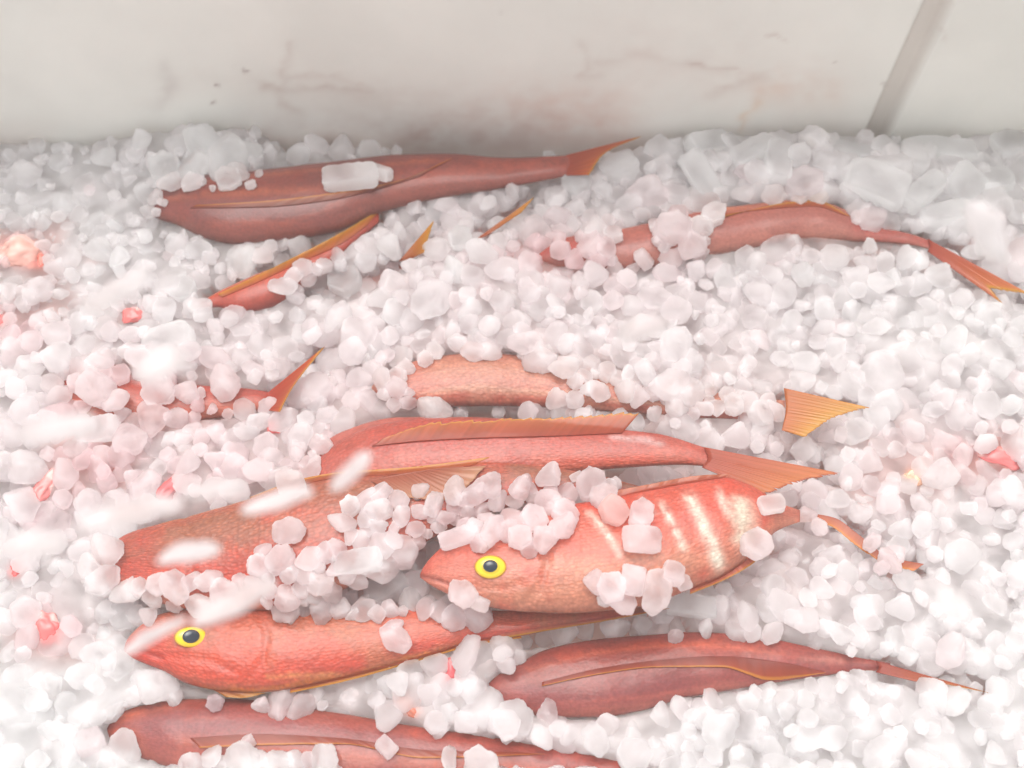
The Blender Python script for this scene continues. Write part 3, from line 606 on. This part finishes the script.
# places where ice lies on top of fish: (polygon in the picture, fish or None, chance)
COVER = [
    ([(80, 545), (108, 540), (116, 604), (80, 604)], 1.0),
    ([(100, 140), (262, 148), (264, 180), (242, 196), (200, 190), (184, 178), (164, 200), (162, 216), (100, 216)], 1.0),      # heap over the head of the wall fish
    ([(535, 225), (612, 225), (614, 275), (575, 275), (545, 235)], .75), ([(576, 215), (616, 215), (618, 280), (576, 280)], 1.0),
    ([(655, 180), (720, 190), (716, 230), (690, 262), (655, 270)], 1.0), ([(632, 255), (700, 256), (690, 290), (632, 290)], 1.0),
    ([(842, 180), (905, 180), (905, 224), (862, 224), (845, 208)], 1.0),
    ([(190, 300), (222, 302), (240, 320), (190, 320)], 1.0), ([(285, 268), (345, 256), (382, 226), (390, 260), (330, 320), (280, 320)], .8),
    ([(290, 255), (430, 240), (430, 320), (290, 320)], 1.0),
    ([(40, 350), (135, 350), (128, 410), (190, 425), (190, 450), (40, 450)], .78), ([(152, 370), (206, 376), (200, 418), (152, 420)], .8), ([(205, 408), (262, 414), (262, 430), (205, 430)], 1.0),
    ([(560, 340), (784, 376), (784, 440), (700, 436), (640, 412), (556, 408)], 1.0), ([(360, 340), (410, 350), (410, 412), (360, 412)], 1.0), ([(410, 345), (560, 345), (556, 366), (500, 356), (440, 358), (412, 368)], .9),
    ([(286, 430), (340, 420), (330, 445), (310, 480), (290, 495)], .9),
    ([(350, 505), (380, 490), (470, 492), (520, 484), (560, 482), (580, 500), (520, 505), (450, 526), (405, 556), (405, 600), (350, 600), (330, 560)], .97),
    ([(255, 552), (345, 545), (350, 612), (300, 618), (262, 602), (250, 580)], .92), ([(280, 602), (420, 596), (470, 600), (470, 612), (390, 618), (300, 616)], .8),
    ([(440, 545), (450, 505), (490, 480), (560, 480), (575, 520), (560, 548), (520, 552), (470, 548)], 1.0),
    ([(100, 580), (240, 580), (240, 604), (160, 612), (130, 640), (100, 640)], .8),
    ([(459, 592), (489, 600), (490, 634), (455, 626)], 1.0),
    ([(0, 690), (134, 690), (150, 705), (105, 724), (110, 745), (160, 768), (0, 800)], 0.0),
    ([(190, 756), (340, 754), (360, 800), (180, 800)], .8), ([(440, 756), (470, 764), (700, 790), (700, 800), (440, 800)], .5),
    ([(516, 476), (620, 474), (612, 500), (520, 505)], .9), ([(585, 580), (640, 572), (690, 580), (690, 612), (640, 612), (590, 604)], .55),
    ([(800, 420), (870, 412), (870, 440), (800, 440)], 1.0), ([(762, 496), (792, 496), (792, 515), (762, 515)], .4),
]
MG = 160
YY, XX = np.mgrid[-MG:H + MG, -MG:W + MG].astype(float)
FMASK = np.zeros(XX.shape, bool)
for f in VIS:
    xs = f.xs; k = (XX[0] >= xs[0]) & (XX[0] <= xs[-1])
    t, b_ = np.interp(XX[0], xs, f.T), np.interp(XX[0], xs, f.B)
    FMASK |= k[None, :] & (YY > t[None, :]) & (YY < b_[None, :])
def look(mask, px, py):
    return mask[int(min(max(py + MG, 0), H + 2 * MG - 1)), int(min(max(px + MG, 0), W + 2 * MG - 1))]
# hollows that hold no loose ice
HOLLOW = [[(258, 120), (262, 176), (400, 162), (560, 160), (640, 142), (640, 120)], [(436, 402), (556, 406), (560, 420), (436, 416)], [(606, 464), (692, 464), (690, 484), (640, 492), (606, 488)],
          [(764, 508), (802, 500), (806, 528), (770, 528)], [(556, 622), (676, 606), (690, 632), (600, 640), (540, 640)]]
HMASK = np.zeros(XX.shape, bool)
for h_ in HOLLOW: HMASK |= in_poly(XX, YY, h_)
# thin tails and fins that must stay in sight: kept clear of ice
CLEAR = [([(560, 160), (640, 138)], 9), ([(216, 300), (382, 210)], 10), ([(400, 258), (432, 222)], 8), ([(478, 237), (532, 199)], 7), ([(925, 243), (1015, 298)], 11),
         ([(262, 404), (322, 350)], 8), ([(786, 400), (860, 408)], 8), ([(790, 408), (808, 430)], 9), ([(700, 456), (836, 474)], 9), ([(720, 462), (768, 490)], 9), ([(796, 516), (846, 530), (882, 560)], 8), ([(884, 564), (918, 567)], 6),
         ([(880, 667), (985, 691)], 9), ([(690, 594), (765, 556)], 7), ([(520, 634), (668, 609)], 9), ([(638, 414), (600, 418)], 8)]
CMASK = np.zeros(XX.shape, bool)
for pts, w in CLEAR: CMASK |= dist_poly(XX, YY, pts) < w + 5
LUMPS = []     # centre, rotation, scale vec, shape index, tint, picture pos, rank
grid = {}
def free(P, rad, k=.62):
    c = tuple((P / .016).astype(int))
    for i in (-1, 0, 1):
        for j in (-1, 0, 1):
            for h in (-1, 0, 1):
                for Q, r in grid.get((c[0] + i, c[1] + j, c[2] + h), ()):
                    if np.sum((P - Q) ** 2) < (k * (rad + r)) ** 2: return False
    return True
def put(P, rad): grid.setdefault(tuple((P / .016).astype(int)), []).append((P, rad))
def add_lump(P, rad, shp=None, scl=None, col=None, rank=0, tilt=.5, yaw=None, name=None, label=None):
    px, py, dep = proj(P)
    k = int(rng.integers(len(KINDS)) if (py < 230 and px > 620) or rng.uniform() < .12 else rng.integers(7)) if shp is None else shp
    s = rad * (np.array([1, 1, .85]) * rng.uniform(.82, 1.2, 3) if scl is None else np.array(scl))
    LUMPS.append(dict(P=P, R=rot_rand(rng, tilt, yaw), s=s, k=k, c=tint(px, py, rng) if col is None else np.array(col), px=float(px), py=float(py), rad=rad * F / float(dep), rank=rank, name=name, label=label))
    put(P, rad)

# 1. lumps one can pick out in the photograph, each resting on the fish or the ice under it
def rest(px, py, rad, sink=.35):
    d = ray(px, py); d /= np.linalg.norm(d); best = None
    for f in FISH:
        h = f.bvh.ray_cast(Vector(CAM), Vector(d))
        if h[0] is not None and (best is None or h[3] < best[1]): best = (np.array(h[0]), h[3])
    p = best[0] if best is not None else np.array(at(px, py, height(px, py)))
    return p + np.array([0, 0, rad * (1 - sink)])
WHT = (.97, .965, .965); PNK = (.96, .895, .90)
HAND = [ # x, y, radius px, shape, scale, yaw, tint, label
 (352, 183, 19, 7, (1.45, .8, .8), .08, WHT, 'white rectangular ice slab lying on the maroon fish by the wall'),
 (378, 176, 13, 8, (1.2, .75, .8), -.3, WHT, 'small ice slab leaning on the rectangular slab on the maroon fish'),
 (435, 413, 15, 1, None, None, WHT, 'single rough ice lump at the left end of the yellow rimmed back fin'),
 (288, 533, 13, 3, None, None, PNK, 'lone pinkish ice lump on the scaly fish flank'),
 (612, 514, 17, 4, None, None, (.97, .78, .75), 'rounded pink ice lump on the striped fish, nearest its heaped head ice'),
 (640, 518, 15, 5, None, None, PNK, 'flat pink ice lump touching the top of the first white stripe'),
 (640, 543, 19, 9, (1.0, .95, .8), .2, PNK, 'broad pale pink ice slab on the flank of the striped fish'),
 (549, 480, 15, 0, None, None, PNK, 'round ice lump wedged below the centre fish belly'),
 (592, 488, 17, 4, None, None, PNK, 'cloudy ice lump between the centre fish and the striped fish'),
 (575, 498, 12, 2, None, None, PNK, None), (519, 492, 12, 1, None, None, PNK, None), (490, 490, 15, 0, None, None, PNK, None), (474, 498, 14, 2, None, None, PNK, None),
 (508, 516, 17, 3, None, None, PNK, None), (535, 522, 16, 4, None, None, PNK, None), (552, 508, 15, 1, None, None, PNK, None), (476, 522, 16, 6, None, None, PNK, None), (492, 536, 15, 2, None, None, PNK, None),
 (460, 540, 16, 7, (1.3, .7, .7), .3, PNK, None), (520, 540, 14, 5, None, None, PNK, None), (545, 542, 14, 0, None, None, PNK, None), (562, 530, 13, 2, None, None, PNK, None), (528, 505, 13, 6, None, None, PNK, None),
 (470, 606, 17, 5, None, None, PNK, 'ice lump under the chin of the striped fish'), (478, 622, 14, 1, None, None, PNK, None), (458, 618, 13, 3, None, None, PNK, None), (450, 605, 12, 2, None, None, PNK, None), 
 (610, 590, 17, 4, None, None, PNK, None), (632, 584, 18, 9, None, None, PNK, None), (594, 584, 11, 1, None, None, PNK, None), (672, 576, 13, 7, None, 1.2, PNK, None), (620, 602, 12, 3, None, None, PNK, None),
 (690, 609, 19, 8, (1.3, .75, .8), -.2, WHT, 'oblong white ice lump at the end of the yellow belly edge'),
 (770, 507, 12, 7, (1.1, 1, .8), .1, WHT, 'square ice lump on the tail root of the striped fish'),

 (753, 547, 17, 4, None, None, PNK, None), (395, 640, 13, 2, None, None, PNK, 'pale ice lump alone on the back of the lower eyed fish'), (395, 628, 9, 0, None, None, PNK, None),
 (388, 592, 17, 3, None, None, WHT, None), (412, 604, 17, 1, None, None, WHT, None), (360, 565, 18, 7, (1.35, .85, .8), .1, WHT, 'bright oblong ice block between the two eyed fish'), (405, 575, 14, 5, None, None, WHT, None),
 (158, 689, 17, 1, None, None, WHT, None), (160, 683, 13, 4, None, None, PNK, None), (284, 703, 16, 2, None, None, PNK, 'clear round ice lump on the bottom fish, below the lower eyed fish belly'), (305, 707, 15, 1, None, None, PNK, None), (263, 706, 9, 0, None, None, PNK, None), (217, 704, 10, 5, None, None, (.90, .80, .82), None),
 (387, 748, 10, 9, None, None, PNK, None), (250, 741, 6, 0, None, None, PNK, None),
 (243, 760, 16, 1, None, None, WHT, None), (280, 764, 14, 2, None, None, WHT, None), (325, 762, 15, 4, None, None, WHT, None), (128, 752, 15, 3, None, None, WHT, None), (95, 745, 17, 5, None, None, PNK, None),
 (548, 715, 12, 0, None, None, PNK, None), (674, 637, 7, 1, None, None, PNK, None),
 (872, 192, 27, 8, (1.15, .9, .8), -.5, WHT, 'large flat ice block over the arched pink fish'),
 (920, 198, 21, 7, (1.25, .75, .8), .7, WHT, 'large tilted ice block right of the flat block by the arched fish'),
 (700, 185, 23, 8, (1.3, .7, .8), -1.0, WHT, 'upright oblong ice block left of the arched pink fish'), (706, 150, 19, 7, (1.2, .8, .8), .4, WHT, None),
 (775, 170, 22, 9, (1.2, .8, .8), 1.4, WHT, None), (750, 158, 19, 7, (1.2, .75, .8), .5, WHT, None), (803, 190, 18, 4, None, None, PNK, None), (848, 157, 16, 9, (1.4, .7, .7), -.2, WHT, None), (935, 158, 24, 8, (1.5, .6, .7), -.1, WHT, 'longest flat ice block beside the wall rib'),
 (990, 188, 17, 7, None, .2, WHT, None), (940, 222, 20, 9, (1.3, .8, .8), .1, WHT, None), (870, 225, 14, 3, None, None, PNK, None), (960, 190, 20, 8, None, .9, WHT, None), (1005, 152, 17, 7, None, .5, WHT, None), (672, 235, 18, 4, None, None, PNK, None), (648, 200, 18, 1, None, None, PNK, None), (690, 250, 15, 0, None, None, PNK, None),
 (230, 165, 24, 1, None, None, WHT, None), (200, 172, 20, 3, None, None, WHT, None), (205, 150, 22, 2, None, None, WHT, None), (248, 160, 15, 0, None, None, WHT, None), (170, 178, 20, 4, None, None, WHT, None), (230, 184, 14, 5, None, None, WHT, None),
 (172, 348, 23, 9, (1.1, .95, .8), .3, WHT, 'large pale ice slab above the buried left fish'), (185, 293, 14, 4, None, None, WHT, 'smooth round ice lump left of the half-buried orange fish'), (245, 264, 17, 1, None, None, WHT, None), (103, 434, 18, 7, (1.1, .95, .8), .2, WHT, None), (100, 395, 19, 4, None, None, PNK, None), (190, 395, 14, 1, None, None, PNK, None), (178, 420, 13, 0, None, None, PNK, None), (228, 388, 16, 2, None, None, PNK, None), (275, 414, 12, 3, None, None, PNK, None),
 (455, 278, 15, 1, None, None, WHT, None), (462, 245, 15, 4, None, None, WHT, None), (558, 222, 15, 1, None, None, PNK, None), (580, 188, 17, 3, None, None, WHT, None), (620, 175, 19, 5, None, None, WHT, None), (345, 285, 17, 4, None, None, WHT, None),
]
for (x, y, r, k, scl, yaw, col, lab) in HAND:
    rad = r * D0 / F * .98
    P = rest(x, y, rad, .45)
    rr = rad * F / ((P - CAM) @ FWD) / r; 
    add_lump(P, rad / rr, k, scl, np.minimum(np.array(col) * 1.05, .995) * rng.uniform(.97, 1.0), rank=3, tilt=.35, yaw=yaw, label=lab)

# coloured scraps in the ice
def scrap(x, y, rx, ry, yaw, col, name, label, cat, sink=.62, shp=1):
    rad = rx * D0 / F
    P = rest(x, y, rad * .6, .1 if name == 'bloody_ice' else sink)
    V = np.array([v.co[:] for v in SH3[shp].vertices])
    n = fbm(V, 2.2, 3); V = V * (1 + .13 * n)[:, None]
    V = V * np.array([rx, ry, min(rx, ry) * .5]) * D0 / F
    V = V @ rot_rand(rng, .25, yaw).T
    c = .8 * np.tile(srgb(*col), (len(V), 1)) * np.clip(.95 + .4 * n, .5, 1.3)[:, None]
    w = np.clip((fbm(V, 120, 2) - .1) * 3, 0, .6)[:, None]; c = c * (1 - w) + srgb(244, 214, 206) * w
    if name == 'bloody_ice': c = c * .9 + .1 * np.array([.97, .8, .8])
    o = mesh_np(name, V, F3, SCRAP, col=np.clip(c, 0, .97)); o.location = P
    tag(o, label, cat, 'red scraps in the ice'); put(P, max(rx, ry) * .9 * D0 / F)
m, N, L, b = newmat('scrap'); SCRAP = m
a = node(N, 'ShaderNodeVertexColor', layer_name='Col'); L.new(a.outputs[0], b.inputs['Base Color'])
b.inputs['Roughness'].default_value = .3; 
RED = (224, 66, 62); PCH = (240, 176, 154)
for a_ in (
 (24, 258, 28, 20, .1, (238, 178, 164), 'fish_scrap', 'pale peach scrap of fish half sunk in the upper left ice', 'fish scrap'),
 (44, 264, 10, 12, .4, (236, 128, 112), 'fish_scrap', 'salmon pink scrap touching the pale peach scrap', 'fish scrap'),
 (133, 319, 12, 10, .6, (232, 96, 90), 'bloody_ice', 'red stained ice bit above the large pale slab', 'ice lump'),
 (2, 324, 9, 9, .2, RED, 'bloody_ice', 'bright red bit at the left frame edge', 'ice lump'),
 (47, 488, 10, 19, -.3, (228, 112, 106), 'bloody_ice', 'curved red stained lump left of the scaly fish', 'ice lump'),
 (20, 573, 9, 9, .3, RED, 'bloody_ice', 'small red lump under the curved red one at left', 'ice lump'),
 (52, 634, 13, 15, .3, (232, 92, 88), 'bloody_ice', 'red stained lump left of the lower eyed fish snout', 'ice lump'),
 (452, 675, 9, 11, .0, (214, 56, 62), 'bloody_ice', 'rounded bright red lump in the gap below the lower eyed fish', 'ice lump'),
 (410, 708, 8, 12, .9, (206, 120, 96), 'fish_scrap', 'brownish pink scrap in the ice above the bottom fish', 'fish scrap'),
 (996, 460, 24, 9, -.25, (226, 122, 120), 'fish_scrap', 'torn red scrap in the ice at the right edge', 'fish scrap'),
 (172, 490, 10, 18, -.5, (206, 72, 76), 'bloody_ice', 'dark red lump between the buried left fish and the scaly fish', 'ice lump'),
 (275, 430, 8, 7, .2, RED, 'bloody_ice', 'tiny red bit under the yellow edged left tail', 'ice lump'),
 (915, 480, 14, 9, .2, (240, 190, 160), 'fish_scrap', 'faint peach scrap in the right ice below the yellow tail', 'fish scrap'),
): scrap(*a_)

for x, y, r_, k in ((889, 560, 11, 2), (872, 543, 9, 5), (806, 514, 9, 1), (882, 568, 8, 4), (897, 553, 8, 1), (820, 526, 7, 3)):
    add_lump(np.array(at(x, y, .017)), r_ * .00047, k, None, np.array(PNK), rank=3, tilt=.3)
# 2. ice lying on fish inside the covered places
for poly, ch in COVER:
    if ch <= 0: continue
    pa = np.array(poly); lo, hi = pa.min(0), pa.max(0)
    area = (hi[0] - lo[0]) * (hi[1] - lo[1])
    for _ in range(int(area / 26)):
        x, y = rng.uniform(lo[0], hi[0]), rng.uniform(lo[1], hi[1])
        if not in_poly(np.array([x]), np.array([y]), poly)[0] or rng.uniform() > ch or look(CMASK, x, y): continue
        if not look(FMASK, x, y): continue
        rad = lump_size(x, y, rng) * .95
        P = rest(x, y, rad, .5)
        # never in front of an eye or a showing flank
        px, py, _ = proj(P)
        if any(math.hypot(px - ex, py - ey) < 26 for ex, ey in ((491, 567), (191, 637))): continue
        if free(P, rad, .60): add_lump(P, rad, rank=2)
# 3. the bed around the fish, top layers
for layer, (n, zo, kk) in enumerate(((16000, .002, .50), (12000, -.005, .48), (7000, -.011, .50))):
    for _ in range(n):
        x, y = rng.uniform(-.46, XR - .01), rng.uniform(-.30, YW - .004)
        px, py, dep = proj(np.array([x, y, 0.0]))
        z = height(px, py) + zo + rng.normal() * .0026
        P = np.array([x, y, z]); px, py, dep = proj(P)
        rad = lump_size(px, py, rng)
        if y + rad > YW: continue
        if layer == 0 and (look(CMASK, px, py) or look(HMASK, px, py)): continue
        rp = rad * F / dep
        if look(FMASK, px, py) or (layer < 2 and any(look(FMASK, px + a_ * rp, py + b_ * rp) for a_, b_ in ((.30, 0), (-.30, 0), (0, .34), (0, -.34)))): continue
        if free(P, rad, kk): add_lump(P, rad, rank=1 if layer == 0 else 0)
# 4. ice thrown in and still falling
FALL = [ # x, y, length px, width px, yaw, height over the bed, label
 (187, 553, 33.8, 9.4, 0.28, .23, 'blurred oblong ice piece falling over the snout of the scaly fish'),
 (282, 499, 33.8, 7.9, 0.30, .24, 'blurred oblong ice piece falling over the back of the scaly fish'),
 (136, 512, 45.0, 10.1, 0.28, .25, 'long blurred ice piece falling beside the scaly fish snout'),
 (62, 428, 41.2, 14.4, 0.28, .26, 'largest blurred ice piece falling over the left ice'),
 (163, 363, 25.0, 13.0, 0.28, .25, 'round blurred ice piece falling over the buried left fish'),
 (120, 288, 35.0, 12.2, 0.80, .26, 'pale blurred ice piece falling over the upper left ice'),
 (240, 600, 41.2, 10.1, 0.65, .23, 'slanting blurred ice piece falling just behind the lower fish eye'),
 (151, 636, 32.5, 7.2, 0.50, .22, 'blurred ice piece falling over the forehead of the lower eyed fish'),
 (352, 470, 26.2, 9.4, 1.00, .24, 'steep blurred ice piece falling over the front of the centre fish'),
 (642, 328, 30.0, 11.5, 0.60, .23, 'bright blurred ice piece falling over the middle ice'),
 (215, 488, 30.0, 7.2, 0.30, .25, 'thin blurred ice piece falling between the buried fish and the scaly fish'),
 (30, 545, 37.5, 13.0, 0.28, .25, 'blurred ice piece falling at the left edge'),
 (986, 232, 11.2, 33.0, 0.10, .22, 'upright blurred ice piece falling beside the orange tail at right'),
]
for (x, y, a_, b_, yaw, h, lab) in FALL:
    P = np.array(at(x, y, h)); s = ((P - CAM) @ FWD) / F
    add_lump(P, s, int(rng.integers(0, 4)), (a_ * 1.0, b_ * 1.05, b_ * .8), (.99, .96, .96), rank=4, tilt=.1, yaw=yaw, label=lab)

# the bumpy floor of ice under everything, and all lesser lumps: one mass
def build_ice():
    vis = [l for l in LUMPS if -25 < l['px'] < W + 25 and -25 < l['py'] < H + 25]
    named = [l for l in vis if l['rank'] >= 3]
    rest_ = sorted([l for l in vis if l['rank'] in (1, 2)], key=lambda l: -l['rad'] * (1.25 if l['rank'] == 2 else 1))
    ind = named + rest_[:max(0, 296 - len(named))]
    ids = {id(l) for l in ind}
    mass = [l for l in LUMPS if id(l) not in ids]
    Vs, Fs, Cs = [], [], []; n = 0
    for l in mass:
        V = (SH2[l['k']] * l['s']) @ l['R'].T + l['P']; Vs.append(V); Fs.append(F2 + n); n += len(V); Cs.append(np.tile(l['c'], (len(V), 1)))
    gx, gy = np.meshgrid(np.linspace(XL + .002, XR - .002, 620), np.linspace(-.416, YW - .004, 430))
    G = np.stack([gx, gy, 0 * gx], -1).reshape(-1, 3); px, py, _ = proj(G)
    ix = np.clip(px + MG, 0, W + 2 * MG - 1).astype(int); iy = np.clip(py + MG, 0, H + 2 * MG - 1).astype(int)
    hol = (HMASK | CMASK)[iy, ix]; fm = FMASK[iy, ix]; deep = hol & (py < 190)
    lev = height(px, py) + .0021 + .0028 * fbm(G, 55, 3) + .0011 * fbm(G, 330, 2)
    slush = np.exp(-(((px - 30) / 150) ** 2 + ((py - 700) / 150) ** 2)) + .8 * np.exp(-(((px - 960) / 150) ** 2 + ((py - 600) / 160) ** 2)) + .7 * np.exp(-(((px - 60) / 130) ** 2 + ((py - 230) / 80) ** 2)) + .7 * np.exp(-(((px - 880) / 160) ** 2 + ((py - 340) / 70) ** 2))
    lev = lev + .0042 * slush * np.clip(.6 + 1.3 * fbm(G, 28, 2), 0, 1.4)
    lev = np.where(fm, np.minimum(lev, -.006), lev); lev = np.where(hol, -.012 + .002 * fbm(G, 90, 2), lev); lev = np.where(deep, -.045, lev)
    Z = lev.reshape(gx.shape)
    for _ in range(3): Z[1:-1, 1:-1] = (Z[1:-1, 1:-1] * 2 + Z[:-2, 1:-1] + Z[2:, 1:-1] + Z[1:-1, :-2] + Z[1:-1, 2:]) / 6
    G[:, 2] = Z.ravel() + .0005 * fbm(G, 800, 2)
    Vs.append(G)
    kp = .35 * np.exp(-(((px - 480) / 360) ** 2 + ((py - 500) / 190) ** 2))
    nb = fbm(G, 45, 3)
    for cx, cy, rx, ry, k_ in ((95, 455, 60, 34, .7), (150, 405, 90, 36, .6), (985, 458, 60, 26, .6), (560, 262, 70, 26, .5), (40, 320, 60, 40, .4), (880, 470, 70, 40, .35), (45, 640, 40, 30, .4), (30, 255, 45, 30, .5), (330, 580, 130, 50, .5), (540, 500, 90, 30, .5), (900, 250, 120, 30, .3)):
        kp = np.maximum(kp, min(1, 1.35 * k_) * np.clip(1.35 - np.hypot((px - cx) / rx, (py - cy) / ry) + .7 * nb, 0, 1))
    kp = np.where(hol & ~deep, .85, kp)[:, None]
    Cs.append(np.array([.99, .985, .985]) * (1 - kp) + np.array([.90, .60, .55]) * kp)
    I = np.arange(len(G)).reshape(gx.shape) + n
    fq = np.stack([I[:-1, :-1], I[:-1, 1:], I[1:, 1:], I[1:, :-1]], -1).reshape(-1, 4)
    Vs.append(G); Cs.append(np.array([.93, .90, .90]) * (1 - kp) + np.array([.72, .46, .43]) * kp)
    o = mesh_np('crushed_ice', np.vstack(Vs), [np.vstack(Fs), fq], ICE_V, col=np.vstack(Cs))
    tag(o, 'mass of small cloudy crushed ice filling the bin around the fish', 'crushed ice', kind='stuff')
    def where(px, py):
        if py < 240 and px > 640: return "near the bin wall's groove"
        if py < 230 and px < 300: return "over the maroon wall fish's head"
        if py < 345 and px < 330: return "left of the half-buried orange fish"
        if py < 350 and px < 640: return "between the wall fish and pale fish"
        if py < 350: return "below the arched pink fish"
        if py < 480 and px < 340: return "around the mostly buried fish"
        if py < 480 and px < 580: return "above the long yellow rimmed fish"
        if py < 450: return "on the pale yellow tailed fish"
        if px < 120: return "left of the fish snouts"
        if py < 620 and px < 430: return "behind the lower eyed fish"
        if py < 560 and px < 600: return "on the striped fish's head"
        if py < 625 and px < 700: return "on the striped fish's flank"
        if py < 640: return "beyond the striped fish's tail"
        if px < 480: return "around the bottom edge fish"
        return "around the mauve lower right fish"
    kinds = {'nugget': 'rounded', 'disc': 'flat', 'block': 'blocky'}
    for l in ind:
        o = bpy.data.objects.new('ice_lump', SH3[l['k']]); COL.objects.link(o)
        M = Matrix(l['R'].tolist()).to_4x4(); M.translation = Vector(l['P'])
        o.matrix_world = M @ Matrix.Diagonal((*l['s'], 1))
        o.color = (*[float(v) for v in l['c']], 1)
        w = where(l['px'], l['py'])
        if l['rank'] == 2 or (l['rank'] == 3 and l['c'][1] < .955):
            o.material_slots[0].link = 'OBJECT'; o.material_slots[0].material = ICE_W
        if l['rank'] == 4:
            o.material_slots[0].link = 'OBJECT'; o.material_slots[0].material = ICE_C
        size = 'big' if l['rad'] > 18 else 'small' if l['rad'] < 13 else 'middling'
        tone = 'pinkish' if l['c'][1] < .86 else 'white'
        lab = l['label'] or f"{size} {tone} {kinds[KINDS[l['k']]]} ice lump {w}"
        g = 'ice pieces still falling' if l['rank'] == 4 else 'ice lumps ' + w
        tag(o, lab, 'ice lump', g)
    print('lumps', len(LUMPS), 'individual', len(ind), 'mass', len(mass))
build_ice()

# ------------------------------------------------------------------ added haze mist over the ice
m, N, L, b = newmat('haze'); N.remove(b)
pv = node(N, 'ShaderNodeVolumePrincipled'); pv.inputs['Density'].default_value = .12; pv.inputs['Color'].default_value = (.985, .975, .97, 1); pv.inputs['Anisotropy'].default_value = .1  # added volume, lifts the dark gaps and softens contrast
L.new(pv.outputs[0], N['Material Output'].inputs['Volume'])
V = np.array([[x, y, z] for x in (-.75, .55) for y in (-.55, .45) for z in (-1.1, .48)])
o = mesh_np('haze', V, np.array([[0, 1, 3, 2], [4, 6, 7, 5], [0, 4, 5, 1], [2, 3, 7, 6], [0, 2, 6, 4], [1, 5, 7, 3]]), m, smooth=False)
tag(o, 'thin added haze mist hanging over the ice', 'veil', kind='stuff')
S.cycles.volume_bounces = 2
